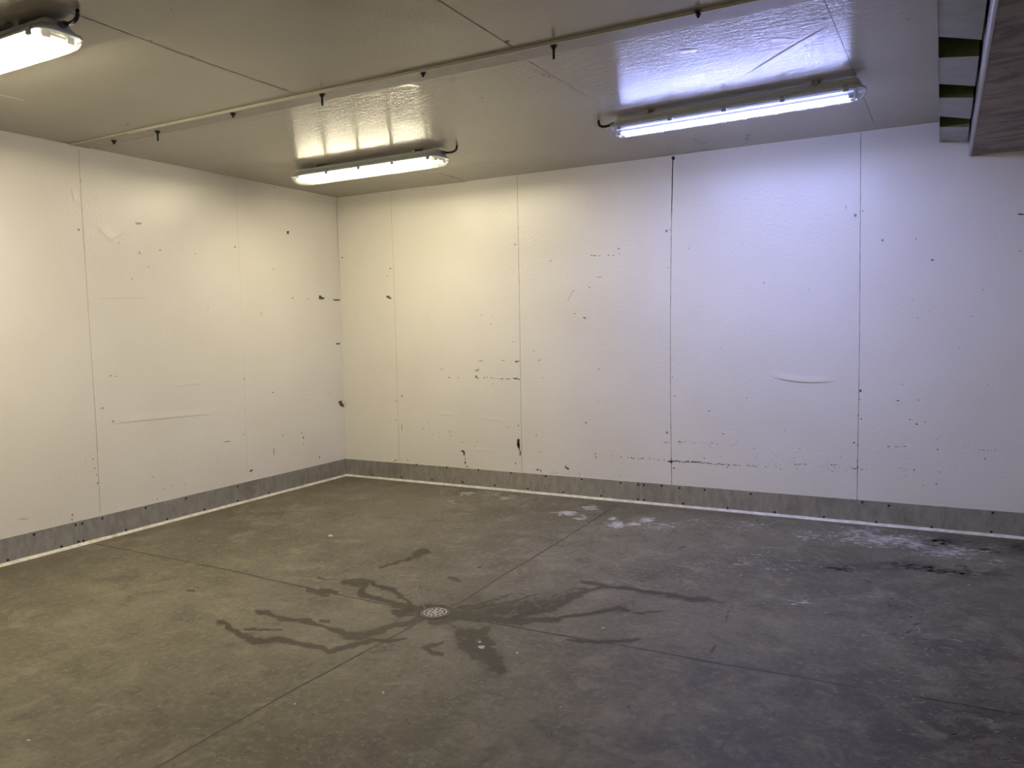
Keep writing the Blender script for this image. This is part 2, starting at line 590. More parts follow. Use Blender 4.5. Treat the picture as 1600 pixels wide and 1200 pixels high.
mb = MB()
mb.box((0, 0, 0), (RX + TH, TH, H))
S = Surf(mb, 1, 0.0, -0.0005, 1)
S.line([(610, 298.5), (615.5, 428), (621.8, 639.8), (624.5, 722)], 0.0035, (0.42, 0.37, 0.28), (0.62, 0.57, 0.46))
S.line([(808, 274), (811.5, 460), (814, 640), (815.7, 738)], 0.004, (0.30, 0.26, 0.19), (0.47, 0.42, 0.34))
S.line([(1051, 247), (1048.7, 380), (1047.4, 505), (1047.8, 640), (1049.5, 757)], 0.0042, (0.16, 0.14, 0.11), (0.40, 0.36, 0.30))
S.line([(1051.5, 247), (1049.5, 330)], 0.006, (0.06, 0.05, 0.04), (0.16, 0.14, 0.11))
S.line([(1345, 204.5), (1344, 380), (1342.7, 560), (1339, 781)], 0.0042, (0.24, 0.22, 0.19), (0.42, 0.39, 0.34))
for a in [(535, 402.5, 2.6, 1.6), (610, 419.5, 2.4, 2.2), (605, 431.5, 2, 1.4), (607, 464, 7, 3), (609.5, 466, 4, 3), (604, 462.5, 3, 1.4), (967, 388.5, 3, 1.8), (951, 398.6, 2.2, 1.6), (958.5, 399, 2.2, 1.8),
          (968, 397, 2.4, 1.2), (898, 490, 2, 1.8), (913, 496.5, 3.4, 2.4), (915, 498, 1.4, 2), (802, 534, 1.4, 1.6), (807, 565, 5, 2.4), (810.5, 564, 2, 3), (745, 579, 6, 1.6), (747, 577, 4, 1),
          (744, 588.5, 2.4, 4), (746.5, 590.5, 3, 1.6), (757, 590, 3, 1.4), (761, 589.5, 1.4, 2), (702, 590, 4, 1.2), (716, 590, 2, 1.2), (796.5, 592, 2, 1.6), (806, 591.5, 9, 2.2), (811, 592.5, 3, 2), (628, 619, 2.2, 2.2),
          (936, 577, 3, 1.2), (848, 590, 1.6, 1.6), (662, 670, 1.6, 1.6), (618, 626, 1.4, 1.6), (793, 667.5, 1.8, 1.6), (810, 665, 2, 2.2),
          (810, 692, 4.4, 13), (811, 698, 3, 14), (812.8, 708, 2.2, 9), (809, 690, 2, 8), (723, 705, 4, 4), (725, 709, 3, 7), (727, 717, 1.4, 2.5), (727, 723, 2, 6), (730, 729, 4, 1.6),
          (805.5, 724, 1.4, 4), (619, 719, 3.4, 2), (616, 721, 2, 1.4), (637.5, 719, 1, 3), (844, 706, 1.6, 1.6), (840, 734, 5, 2.2), (845, 735.5, 3, 2), (887, 732, 5, 3), (884, 729.5, 2, 4), (930.5, 709, 1.6, 3), (931, 714, 2, 3), (915.5, 660.5, 2.4, 2.6),
          (1161, 382, 1.2, 1.2), (1194, 441.5, 2.2, 2.2), (1223, 321, 1.4, 1.4), (1348, 330, 1.8, 2), (1431, 373.5, 2, 1.6), (1457, 406.5, 4, 2.6), (1455.5, 405.5, 2, 1.6), (1595, 334.8, 13, 1.6), (1597, 335, 8, 2.2), (1434, 497, 1.8, 1.8),
          (1499, 543.5, 1.6, 1.4), (1126, 544.5, 1.4, 1.4), (1051, 589, 1.8, 1.8), (1054, 619, 2.2, 2), (1167, 621.5, 1.6, 1.6), (1226, 671.5, 1.8, 1.6), (1250, 701, 1.4, 1.6), (1241, 716, 1.6, 1.6),
          (1314, 714.3, 2.2, 1.6), (1334.5, 691.5, 4, 2.4), (1340.5, 695, 2, 3.2), (1344.5, 610.5, 3.6, 4.4), (1343, 624, 3, 1.6), (1346, 654.5, 2.2, 2), (1341, 649, 2, 2), (1339.8, 720, 2, 4), (1339.8, 730, 2.4, 5),
          (1403, 626, 4.2, 1.8), (1436, 625.3, 2.4, 1.6), (1410.5, 600.5, 1.6, 1.4), (1543, 600.5, 1.6, 1.4), (1422, 655.5, 2, 1.8), (1432, 662.5, 2.8, 3), (1445.5, 659.5, 1.6, 2), (1465, 702.5, 2.4, 2.4), (1539, 716.8, 2.8, 2.6),
          (1428.6, 734, 2.6, 2), (1467, 737.6, 2, 1.8), (1463, 756, 2, 3.4), (1442.5, 758.5, 1.6, 2), (1414.5, 744.5, 2, 1), (1061, 690, 3, 2.2), (1112.5, 692.5, 2.4, 1.6), (1100.5, 716, 2, 1.6), (1053, 731.5, 4, 1.6), (1136, 730, 3, 1.6),
          (1046, 721, 8, 2.6), (1049, 722, 3, 5), (1049, 718, 2, 2)]:
    S.chip(*a, col=DK)
for a in [(860.5, 408, 3, 2.6), (752, 492.5, 1.8, 1.8), (770, 492.5, 1.6, 1.4), (767, 506.5, 2, 1.6), (645, 494, 1.2, 1.2), (1041, 691.5, 9, 1.6), (936, 433, 10, 1.2), (921, 449, 3, 3), (628, 668, 1.8, 9), (618, 656, 2, 1.6),
          (1594, 392, 5, 1.6), (1556, 370.5, 1.4, 1.6), (1427, 469, 6, 1), (1518, 494.5, 5, 1.2), (1536, 452.5, 5, 1.2), (1452, 486, 1.4, 1.4), (834, 548, 3, 2), (843, 563, 5, 2), (770, 600, 2, 2), (838, 680, 3, 3), (935, 628, 3, 1.4), (703, 675, 3, 2), (1076, 388, 3, 2), (1143, 395, 1.6, 1.6), (1108, 642, 5, 2), (1130, 678, 5, 2), (1371, 707, 3, 1.2), (1322, 324, 1.4, 6), (752, 564, 9, 1.4), (786, 563, 8, 1.4), (690, 577, 6, 1), (870, 547, 1.4, 1.4), (1265, 452, 2, 2)]:
    S.chip(*a, col=FT)
S.line([(887, 470), (892, 460), (897.5, 452)], 0.006, (0.50, 0.46, 0.40), (0.62, 0.58, 0.51))
S.dashes(918, 399.3, 938, 399.3, 8, 3.4, 1.2, DK, 0.3)
S.dashes(765, 590.5, 800, 592.5, 14, 4, 1, (0.34, 0.30, 0.24), 0.5)
S.dashes(955, 713, 1018, 717, 22, 1.8, 1.3, DK, 0.9)
S.dashes(1002, 715.5, 1046, 721, 12, 2, 1.2, DK, 0.9)
S.dashes(1050, 720.5, 1096, 722.5, 46, 2.2, 1.4, DK, 0.6)
S.dashes(1092, 722.5, 1143, 726.5, 40, 2.0, 1.4, DK, 0.6)
S.dashes(1145, 726.5, 1198, 728.8, 20, 2.2, 1.2, DK, 0.4)
S.dashes(1198, 728, 1335, 733, 26, 1.6, 1.2, DK, 2.4)
S.dashes(1235, 724, 1260, 726, 8, 2.2, 1.4, DK, 1)
S.dashes(1294, 726, 1310, 726.5, 7, 2.4, 1.4, DK, 0.4)
S.dashes(1330, 732, 1355, 732.5, 8, 2.2, 1.4, DK, 0.6)
S.dashes(1386, 698, 1415, 697.5, 9, 2.6, 1.3, (0.22, 0.2, 0.17), 0.5)
S.dashes(1530, 703, 1557, 704, 8, 2.2, 1.3, (0.22, 0.2, 0.17), 0.8)
S.dashes(1060, 690, 1135, 694, 18, 1.8, 1.2, (0.24, 0.21, 0.18), 1.6)
S.dashes(1395, 732, 1432, 735, 9, 1.8, 1.2, DK, 1)
S.dashes(1120, 690, 1330, 740, 30, 1.4, 1.3, (0.22, 0.2, 0.17), 9)
S.dashes(640, 655, 800, 720, 26, 1.4, 1.3, (0.34, 0.30, 0.23), 10)
S.dashes(1360, 590, 1590, 760, 24, 1.3, 1.2, (0.25, 0.22, 0.19), 22)
S.dashes(830, 735, 1000, 750, 14, 2.0, 1.3, (0.25, 0.22, 0.18), 3)
for a in [(805, 382, 3), (1041.5, 361, 4.4), (1046.5, 359, 2), (1336.5, 336.5, 5), (1379, 375.5, 4), (1042, 676, 4), (1044, 418, 2)]:
    S.rivet(*a, col=(0.33, 0.30, 0.26))
S.rivet(1052, 247, 6, col=(0.10, 0.09, 0.08))
S.rivet(1052, 247, 3, col=(0.32, 0.30, 0.28))
wall_back = struct(mb.build('wall_back', [m_wall_back, m_marks], color=True, fixn=False))

mb = MB()
mb.box((RX, RY, 0), (RX + TH, 0, H))
struct(mb.build('wall_right', m_wall_plain))
mb = MB()
mb.box((-TH, RY - TH, 0), (RX + TH, RY, H))
struct(mb.build('wall_rear', m_wall_plain))

# ------------------------------------------------------------------ ceiling
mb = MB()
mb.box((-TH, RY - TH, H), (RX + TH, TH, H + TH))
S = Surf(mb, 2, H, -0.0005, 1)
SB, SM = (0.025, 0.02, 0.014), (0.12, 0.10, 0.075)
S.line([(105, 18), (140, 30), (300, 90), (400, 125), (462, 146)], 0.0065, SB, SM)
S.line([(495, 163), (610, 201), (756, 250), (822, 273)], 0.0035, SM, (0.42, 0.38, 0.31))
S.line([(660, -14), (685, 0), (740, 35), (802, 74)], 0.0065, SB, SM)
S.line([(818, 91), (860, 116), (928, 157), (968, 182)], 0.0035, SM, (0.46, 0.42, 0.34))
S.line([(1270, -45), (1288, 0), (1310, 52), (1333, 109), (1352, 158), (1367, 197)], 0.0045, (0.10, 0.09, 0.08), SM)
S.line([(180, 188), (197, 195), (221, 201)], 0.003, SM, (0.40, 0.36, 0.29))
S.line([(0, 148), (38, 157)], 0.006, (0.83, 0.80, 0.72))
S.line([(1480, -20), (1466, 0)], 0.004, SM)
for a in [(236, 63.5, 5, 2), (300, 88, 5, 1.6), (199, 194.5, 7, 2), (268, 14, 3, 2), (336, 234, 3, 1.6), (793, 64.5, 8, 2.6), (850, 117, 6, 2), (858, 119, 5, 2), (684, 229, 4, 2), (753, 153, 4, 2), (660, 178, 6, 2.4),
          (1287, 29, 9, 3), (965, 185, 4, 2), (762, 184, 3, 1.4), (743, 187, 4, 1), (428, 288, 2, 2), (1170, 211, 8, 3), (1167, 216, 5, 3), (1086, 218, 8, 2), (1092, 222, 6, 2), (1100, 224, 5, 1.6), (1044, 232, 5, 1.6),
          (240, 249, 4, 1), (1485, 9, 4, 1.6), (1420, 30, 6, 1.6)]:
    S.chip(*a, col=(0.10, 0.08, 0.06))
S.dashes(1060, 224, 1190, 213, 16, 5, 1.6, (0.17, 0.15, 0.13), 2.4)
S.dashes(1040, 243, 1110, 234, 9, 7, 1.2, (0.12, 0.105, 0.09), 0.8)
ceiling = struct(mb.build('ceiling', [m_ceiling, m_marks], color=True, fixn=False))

# thin cover plate screwed flat to the ceiling near the back wall
mb = MB()
mb.box((0.985, -0.382, H - 0.003), (1.338, -0.002, H))
mb.box((1.108, -0.128, H - 0.007), (1.235, -0.120, H - 0.003))
plate = mb.build('cover_plate', m_ceiling, bevel=0.002)
plate['label'] = 'thin painted rectangular cover plate flat on the ceiling behind the middle light'
plate['category'] = 'cover plate'

# joint strip across the ceiling
mb = MB()
mb.box((0.004, -2.385, H - 0.006), (RX, -2.262, H))
trim = struct(mb.build('trim_1', m_strip, bevel=0.002))
mb = MB()
x = 0.55
mb.box((0.004, -2.392, H - 0.009), (0.55, -2.384, H))
mb.box((0.55, -2.394, H - 0.014), (RX, -2.384, H))
mb.build('lip', m_lip_lit, trim, bevel=0.002)['label'] = 'raised edge of the strip, lamp light put into its paler paint'


def bolt_mesh(L):
    m = MB()
    hexa = lambda r, z: [(r * math.cos(PI / 3 * k), r * math.sin(PI / 3 * k), z) for k in range(6)]
    circ = lambda r, z: [(r * math.cos(PI / 8 * k), r * math.sin(PI / 8 * k), z) for k in range(16)]
    m.loft([circ(0.016, 0.0), circ(0.016, -0.003)])
    m.loft([hexa(0.0105, -0.003), hexa(0.0105, -0.013)])
    zs = np.linspace(-0.013, -L, 9)
    m.loft([circ(0.0058 if i % 2 else 0.0050, z) for i, z in enumerate(zs)])
    return m


blong = bolt_mesh(0.055).build('bolt', m_bolt, trim)
bshort = bolt_mesh(0.022).build('bolt', m_bolt, trim)
for i, (q, lg) in enumerate([((246, 205), 1), ((503, 147), 1), ((865, 71), 1), ((178, 219.5), 0), ((364, 177), 0), ((661, 112.5), 0), ((1091, 18), 0)]):
    w = un(q, 2, H - 0.006)
    src = blong if lg else bshort
    if q[0] in (246, 178):
        o = src
        o.location = (w[0], w[1], H - 0.006)
    else:
        o = copy_part(src, trim, (w[0], w[1], H - 0.006))

# ------------------------------------------------------------------ floor with stain fields
def lines(*segs):
    out = []
    for a, b, st in segs:
        out.append(np.arange(a, b - 1e-6, st))
    out.append(np.array([segs[-1][1]]))
    return np.concatenate(out)


gx = lines((0, 1.2, .04), (1.2, 4.2, .009), (4.2, RX, .03))
gy = lines((RY, -3.6, .06), (-3.6, -1.8, .009), (-1.8, 0, .02))
nx, ny = len(gx), len(gy)
X, Y = np.meshgrid(gx, gy)
V = np.stack([X.ravel(), Y.ravel(), np.zeros(nx * ny)], 1)
PX, PY, DZ = proj(V)
front = DZ > 0.5
# noise warp so that edges wander
def vnoise(x, y, seed):
    r = np.random.default_rng(seed)
    tab = r.random((256, 256))
    xi, yi = np.floor(x).astype(int), np.floor(y).astype(int)
    fx, fy = x - xi, y - yi
    fx, fy = fx * fx * (3 - 2 * fx), fy * fy * (3 - 2 * fy)
    g = lambda i, j: tab[i % 256, j % 256]
    return (g(xi, yi) * (1 - fx) + g(xi + 1, yi) * fx) * (1 - fy) + (g(xi, yi + 1) * (1 - fx) + g(xi + 1, yi + 1) * fx) * fy


qx = PX + 7 * (vnoise(V[:, 0] * 14, V[:, 1] * 14, 1) - .5) + 4 * (vnoise(V[:, 0] * 38, V[:, 1] * 38, 3) - .5)
qy = PY + 5 * (vnoise(V[:, 0] * 14, V[:, 1] * 14, 2) - .5) + 3 * (vnoise(V[:, 0] * 38, V[:, 1] * 38, 4) - .5)

STROKES = [  # wet runs, photo points with half thickness
    [(592, 889, 1), (615, 881, 2.2), (640, 873, 2.6), (652, 864, 3), (662, 861, 4), (672, 862, 2)],
    [(538, 909, 5), (560, 911, 4), (572, 915, 4), (566, 928, 5), (580, 934, 4), (595, 939, 4), (615, 945, 3.5), (640, 951, 3.5), (660, 956, 4)],
    [(545, 907, 3), (565, 907, 3.5), (581, 910, 3), (600, 917, 3), (615, 922, 4), (624, 932, 3), (636, 943, 2.5), (655, 950, 2.5)],
    [(481, 920, 4), (494, 926, 4), (511, 924, 2.5), (528, 926, 2)],
    [(484, 923, 2), (498, 929, 2.5), (515, 929, 1.6)],
    [(497, 903, 2.5), (508, 904, 2), (516, 905, 1)],
    [(402, 958, 3.5), (418, 958, 3.5), (432, 963, 3), (446, 966, 3.5), (462, 968, 2.5), (486, 971, 2.5), (519, 983, 3), (542, 994, 6), (564, 995, 7), (582, 990, 6), (598, 984, 5.5), (620, 977, 4), (640, 972, 4), (660, 967, 5)],
    [(340, 973, 4), (353, 974, 3.5), (362, 985, 5), (378, 994, 5), (398, 1000, 5), (415, 1002, 4), (435, 999, 4), (460, 1004, 4), (480, 1009, 4), (505, 1013, 4), (514, 1018, 2.5), (535, 1013, 3), (553, 1010, 3.5), (581, 1002, 4), (600, 1003, 2.5), (632, 999, 2)],
    [(384, 983, 1.6), (400, 985, 2.2), (420, 984, 1.8), (441, 983, 1)],
    [(690, 1003, 2), (672, 1008, 2.5), (662, 1012, 2.5), (675, 1018, 3), (692, 1021, 3.5)],
    [(498, 968, 1.6), (512, 969, 2), (518, 971, 1)],
    [(700, 904, 1.6), (714, 906, 2.2), (722, 909, 1.4)],
    [(748, 886, 1.5), (752, 882, 2)],
    [(640, 956, 6), (625, 958, 6), (615, 956, 3)],
    [(655, 962, 7), (680, 970, 8), (705, 962, 8), (690, 948, 5), (660, 948, 5)],
    [(700, 958, 9), (727, 961, 9), (755, 965, 9), (790, 970, 8), (815, 973, 5)],
    [(720, 951, 7), (750, 948, 5), (775, 946, 4), (800, 940, 3), (825, 934, 2.5)],
    [(800, 966, 5), (830, 957, 6), (862, 949, 6), (885, 939, 5), (905, 928, 5), (925, 921, 4), (947, 917, 4), (975, 917, 3.5), (1000, 923, 3.5), (1025, 928, 3), (1054, 932, 3), (1075, 937, 2.5), (1104, 938, 3), (1132, 942, 1.6)],
    [(904, 907, 1.5), (925, 911, 2.5), (947, 915, 2.5)],
    [(918, 921, 2), (900, 918, 2.5), (885, 925, 2)],
    [(806, 971, 5), (840, 968, 5), (870, 966, 4), (919, 959.5, 3.5), (945, 955, 3.5), (969, 952, 4.5), (984, 953, 3)],
    [(990, 958, 2.5), (1010, 955, 3), (1035, 955, 3)],
    [(885, 1000, 1.2), (905, 1002, 2.5), (930, 1005, 3), (964, 1002, 2.5), (990, 1002, 4), (998, 998, 2.5)],
    [(800, 928, 2), (770, 938, 3), (745, 945, 4)],
    [(848, 926, 1.6), (815, 936, 2.5), (790, 950, 4), (760, 957, 6)],
    [(715, 992, 8), (735, 991, 13), (755, 988, 11), (762, 982, 7)],
    [(722, 1005, 12), (740, 1012, 18), (762, 1020, 17), (772, 1035, 17), (782, 1045, 11)],
    [(757, 1000, 10), (772, 1005, 7)],
    [(655, 864, 2), (648, 870, 2.5)],
    [(1145, 942, 1.2), (1140, 955, 1.4), (1133, 972, 1.2)],
    [(1120, 1008, 1.6), (1110, 1019, 1.8)],
    [(690, 958, 16), (740, 956, 22), (800, 952, 22), (860, 942, 18), (905, 928, 12)],
    [(690, 966, 10), (720, 985, 14), (740, 1000, 16)],
    [(668, 955, 10), (630, 960, 10), (600, 985, 9), (560, 992, 10)],
]
SOFT = {15: .78, 16: .72, 17: .80, 18: .8, 19: .75, 20: .78, 21: .72, 22: .78, 23: .68, 24: .70, 25: .78, 26: .84, 27: .8, 3: .85, 4: .8, 5: .8, 31: .62, 32: .56, 33: .50}
wet = np.zeros(len(V))
idx = np.where(front & (PX > 280) & (PX < 1200) & (PY > 830) & (PY < 1090))[0]
ax_, ay_ = qx[idx], qy[idx]
acc = np.zeros(len(idx))
for si, st in enumerate(STROKES):
    ks = SOFT.get(si, 1.0)
    for (x0, y0, r0), (x1, y1, r1) in zip(st[:-1], st[1:]):
        dx, dy = x1 - x0, y1 - y0
        tt = np.clip(((ax_ - x0) * dx + (ay_ - y0) * dy) / (dx * dx + dy * dy), 0, 1)
        d = np.hypot(ax_ - x0 - tt * dx, ay_ - y0 - tt * dy)
        r = r0 + (r1 - r0) * tt
        acc = np.maximum(acc, ks * np.clip(1 - 0.5 * d / r, 0, 1))
wet[idx] = acc


def blobs(lst):
    o = np.zeros(len(V))
    for x, y, a, b, k in lst:
        o = np.maximum(o, k * np.exp(-((qx - x) / a) ** 2 - ((qy - y) / b) ** 2))
    o[~front] = 0
    return o


chalk = blobs([(731, 771, 16, 4, .8), (703, 785, 24, 8, .55), (690, 768, 20, 8, .5), (794, 778, 18, 5, .8), (770, 772, 40, 8, .5), (885, 803, 22, 6, .95), (908, 810, 14, 5, .9), (922, 795, 16, 6, .9),
               (958, 812, 14, 5, .85), (965, 820, 20, 6, 1.0), (990, 819, 18, 5, 1.0), (1010, 812, 16, 5, .95), (830, 783, 40, 10, .5), (1030, 822, 60, 14, .55), (1100, 815, 60, 14, .45), (1170, 820, 70, 16, .5),
               (1385, 843, 100, 14, .85), (1340, 832, 70, 14, .72), (1280, 838, 70, 14, .62), (1490, 862, 90, 16, .72), (1430, 852, 40, 8, .8), (1560, 880, 60, 14, .5), (560, 760, 30, 8, .4), (1230, 832, 60, 10, .5),
               (545, 930, 70, 10, .2), (1250, 940, 60, 14, .5), (1200, 880, 200, 40, .42), (1400, 1000, 220, 80, .36), (950, 880, 120, 40, .32), (450, 1100, 300, 80, .22)])
dark = blobs([(1470, 846, 50, 10, 1.2), (1410, 884, 60, 9, 1.2), (1320, 888, 40, 8, 1.1), (1520, 895, 80, 12, 1.0), (1596, 852, 30, 14, 1.4), (1500, 1150, 220, 80, .9), (1550, 1040, 160, 90, .75),
              (1300, 1080, 260, 60, .55), (1100, 1180, 300, 60, .55), (700, 1180, 260, 60, .4), (640, 870, 60, 14, .5), (1400, 930, 200, 40, .5), (500, 760, 60, 14, .35), (1260, 880, 120, 20, .5), (300, 1150, 250, 40, .35)])
me = bpy.data.meshes.new('floor')
ii = (np.arange(ny - 1)[:, None] * nx + np.arange(nx - 1)[None, :]).ravel()
quads = np.stack([ii, ii + 1, ii + 1 + nx, ii + nx], 1)
mb = MB()
S = Surf(mb, 2, 0.0, 0.0005, 1)
JD, JM = (0.012, 0.010, 0.008), (0.04, 0.035, 0.028)
S.line([(150, 850), (180, 856), (355, 890), (500, 923), (655, 955)], 0.0085, JD, JM, wob=0.006)
S.line([(705, 965), (800, 979), (1000, 1014), (1130, 1038), (1250, 1058), (1338, 1074)], 0.0085, JD, JM, wob=0.006)
S.line([(1424, 1088), (1500, 1101), (1620, 1121)], 0.0085, JD, JM, wob=0.006)
S.line([(965, 788), (880, 843), (800, 891), (722, 940), (704, 948)], 0.0085, JD, JM, wob=0.006)
S.line([(664, 966), (590, 1008), (470, 1072), (350, 1139), (250, 1197), (180, 1240)], 0.0085, JD, JM, wob=0.008)
for _ in range(60):
    a, b = random.gauss(640, 110), random.uniform(1000, 1190)
    S.chip(a, b, random.uniform(1.2, 3), random.uniform(1, 2), (0.025, 0.02, 0.017))
for a in [(465, 1171, 6, 3.5), (635, 1125, 6, 2.5), (640, 1131, 8, 1.6), (600, 1012, 4, 2.4), (603, 1004, 3, 2), (602, 1016, 5, 2), (982, 1105, 4.5, 3.5), (513, 1149, 3, 2), (540, 1162, 3, 2), (1067, 855, 12, 2), (1062, 858, 8, 1.4), (297, 923, 14, 3),
          (308, 918, 5, 1.6), (1210, 1115, 6, 2), (1158, 1127, 3, 2), (1098, 1164, 3, 2), (862, 1150, 3, 3), (862, 1146, 2.6, 3)]:
    S.chip(*a, col=(0.03, 0.025, 0.02))
for a in [(45, 1157, 6, 2.4), (461, 1100, 3, 3), (599, 1082, 4, 3), (753, 1011, 10, 5), (750, 1003, 5, 2.4), (942, 981, 5, 2), (808, 1020, 4, 3), (516, 837, 8, 3), (1255, 942, 20, 2), (1240, 944, 8, 2), (876, 1105, 3, 2)]:
    S.chip(*a, col=(0.42, 0.40, 0.36))
S.line([(395, 937), (430, 935), (470, 933), (500, 932)], 0.008, (0.20, 0.185, 0.15), (0.14, 0.13, 0.105), jit=0.6, wob=0.02)
S.line([(664, 951), (656, 935), (651, 922), (653, 912)], 0.006, (0.12, 0.11, 0.09), (0.16, 0.15, 0.12))
S.line([(1048, 795), (1062, 793.5), (1072, 796)], 0.012, (0.16, 0.05, 0.03), (0.2, 0.09, 0.06), jit=0.6)
S.line([(540, 745), (560, 747)], 0.008, (0.18, 0.06, 0.03), (0.22, 0.1, 0.06), jit=0.6)
S.line([(693, 765), (705, 767)], 0.008, (0.18, 0.06, 0.03), (0.22, 0.1, 0.06), jit=0.6)
# black scuffs and rust toward the right end of the long wall
BK, RB = (0.022, 0.018, 0.016), (0.055, 0.026, 0.018)
S.dashes(1296, 887, 1332, 890, 12, 10, 2.2, BK, 1.6)
S.dashes(1395, 880, 1460, 890, 22, 11, 2.4, BK, 2.4)
S.dashes(1440, 889, 1530, 898, 22, 12, 1.8, BK, 1.6)
S.dashes(1458, 845, 1485, 848, 12, 10, 2.4, RB, 1.8)
S.dashes(1490, 884, 1512, 886, 6, 8, 1.8, RB, 1)
S.dashes(1530, 858, 1560, 862, 8, 9, 1.8, BK, 1.6)
S.dashes(1340, 906, 1368, 911, 6, 8, 1.2, BK, 1)
S.dashes(1380, 920, 1600, 1190, 60, 8, 1.6, BK, 22)
S.dashes(1480, 1130, 1600, 1190, 40, 10, 2.4, RB, 22)
S.dashes(1220, 980, 1500, 1120, 40, 7, 1.4, (0.20, 0.19, 0.185), 40)
S.dashes(1250, 960, 1590, 1000, 40, 7, 1.3, (0.20, 0.19, 0.185), 32)
S.dashes(1400, 1060, 1590, 1130, 40, 8, 1.5, (0.22, 0.205, 0.19), 30)
S.dashes(900, 1010, 1200, 1150, 30, 6, 1.2, (0.17, 0.16, 0.145), 40)
base = nx * ny
allv = np.concatenate([V, np.array(mb.v)])
# slab below
lo = len(allv)
allv = np.concatenate([allv, np.array([[-TH, RY - TH, -.002], [RX + TH, RY - TH, -.002], [RX + TH, TH, -.002], [-TH, TH, -.002],
                                       [-TH, RY - TH, -.12], [RX + TH, RY - TH, -.12], [RX + TH, TH, -.12], [-TH, TH, -.12]])])
faces = [tuple(q) for q in quads.tolist()] + [tuple(i + base for i in f) for f in mb.f]
faces += [tuple(lo + k for k in q) for q in ((0, 1, 2, 3), (7, 6, 5, 4), (4, 5, 1, 0), (5, 6, 2, 1), (6, 7, 3, 2), (7, 4, 0, 3))]
me.from_pydata(allv.tolist(), [], faces)
mi = np.zeros(len(faces), dtype=np.int32)
mi[len(quads):len(quads) + len(mb.f)] = 1
me.polygons.foreach_set('material_index', mi)
me.materials.append(m_floor)
me.materials.append(m_marks)
col = np.zeros((len(allv), 4), dtype=np.float32)
col[:base, 0], col[:base, 1], col[:base, 2], col[:, 3] = wet, chalk, dark, 1
a1 = me.color_attributes.new('stains', 'FLOAT_COLOR', 'POINT')
a1.data.foreach_set('color', col.ravel())
tc = np.ones((len(allv), 4), dtype=np.float32)
tc[base:base + len(mb.v)] = np.array(mb.col)
a2 = me.color_attributes.new('tint', 'FLOAT_COLOR', 'POINT')
a2.data.foreach_set('color', tc.ravel())
me.update()
floor = bpy.data.objects.new('floor', me)
C.objects.link(floor)
struct(floor)

# ------------------------------------------------------------------ kick plates (baseboards) with sealant and screws
def screw_mesh():
    m = MB()
    c = lambda r, z: [(r * math.cos(PI / 5 * k), r * math.sin(PI / 5 * k), z) for k in range(10)]
    m.loft([c(0.0075, 0), c(0.0075, 0.0015), c(0.005, 0.0042)])
    return m


def kick(name, axis, length, joints, screws_px):
    """axis 'x' runs along the back wall, 'y' along the left wall"""
    g = 0.0015
    d = 0.004
    m = MB()
    cuts = [0.0] + joints + [length]
    for a, b in zip(cuts[:-1], cuts[1:]):
        a, b = a + g, b - g
        if axis == 'x':
            m.box((a, -d, 0), (b, 0, KICK))
        else:
            m.box((0, -b, 0), (d, -a, KICK))
    root = struct(m.build(name, m_zinc, bevel=0.0008))
    # sealant cove along the floor
    n = 160
    prof = [(0.0, 0.0), (0.018, 0.0), (0.015, 0.004), (0.009, 0.009), (0.005, 0.013), (0.0, 0.0145)]
    rings = []
    for i in range(n + 1):
        s = length * i / n
        k = 1 + 0.16 * mnoise.noise((s * 9, 3.1 if axis == 'x' else 7.7, 0))
        rings.append([((s, -d - u * k, v * k) if axis == 'x' else (d + u * k, -s, v * k)) for u, v in prof])
    m = MB()
    m.loft(rings)
    m.build('sealant_bead', m_bead, root, smooth=False)['label'] = 'cream sealant bead along the floor'
    first = None
    for q in screws_px:
        if axis == 'x':
            w = un(q, 1, -d)
            loc, rot = (w[0], -d, w[2]), (PI / 2, 0, 0)
        else:
            w = un(q, 0, d)
            loc, rot = (d, w[1], w[2]), (0, PI / 2, 0)
        if first is None:
            o = first = screw_mesh().build('screw', m_screw, root)
            o['label'] = 'dark screw head'
            o.location = loc
        else:
            o = copy_part(first, root, loc)
        o.rotation_euler = rot
    return root


def z4(l):
    return [(500 + .35 * a, 600 + .35 * b) for a, b in l]


def z6(l):
    return [(1000 + .375 * a, 540 + .375 * b) for a, b in l]


def zl(l):
    return [(.35 * a, 540 + .35 * b) for a, b in l]


bs = z4([(233, 405), (365, 416), (500, 427), (636, 438), (780, 452), (928, 466), (1086, 483), (1255, 499), (1420, 514), (1448, 518), (430, 360), (566, 372), (707, 383), (852, 397), (1008, 412), (1168, 425), (1342, 441), (1420, 449), (1445, 451)])
bs += z6([(180, 659), (365, 677), (561, 694), (766, 714), (984, 735), (1215, 757), (1464, 777), (90, 584), (165, 593), (270, 601), (461, 618), (926, 653), (1037, 667), (1470, 697)])
jb = [un((1001.5, 770), 1, 0)[0], un((656, 740), 1, 0)[0], 5.4]
kick('baseboard_back', 'x', RX, sorted(jb), bs)
lsx = zl([(35, 957), (275, 897), (350, 875), (373, 871), (562, 823), (747, 775), (912, 732), (1062, 693), (1200, 659), (152, 843), (338, 800), (367, 794), (457, 771), (650, 724), (830, 682), (1060, 629)])
jl = [-un((.35 * 352, 540 + .35 * 830), 0, 0)[1], -un((.35 * 1220, 540 + .35 * 610), 0, 0)[1]]
kick('baseboard_left', 'y', -RY, sorted(jl), lsx)

# ------------------------------------------------------------------ floor drain
dc = un((680, 958), 2, 0)
drain = thing('floor_drain', 'round perforated steel floor drain where the two floor joints cross', 'drain', (dc[0], dc[1], 0), 0.3)


def ringp(r, z, n=48):
    return [(r * math.cos(2 * PI * k / n), r * math.sin(2 * PI * k / n), z) for k in range(n)]


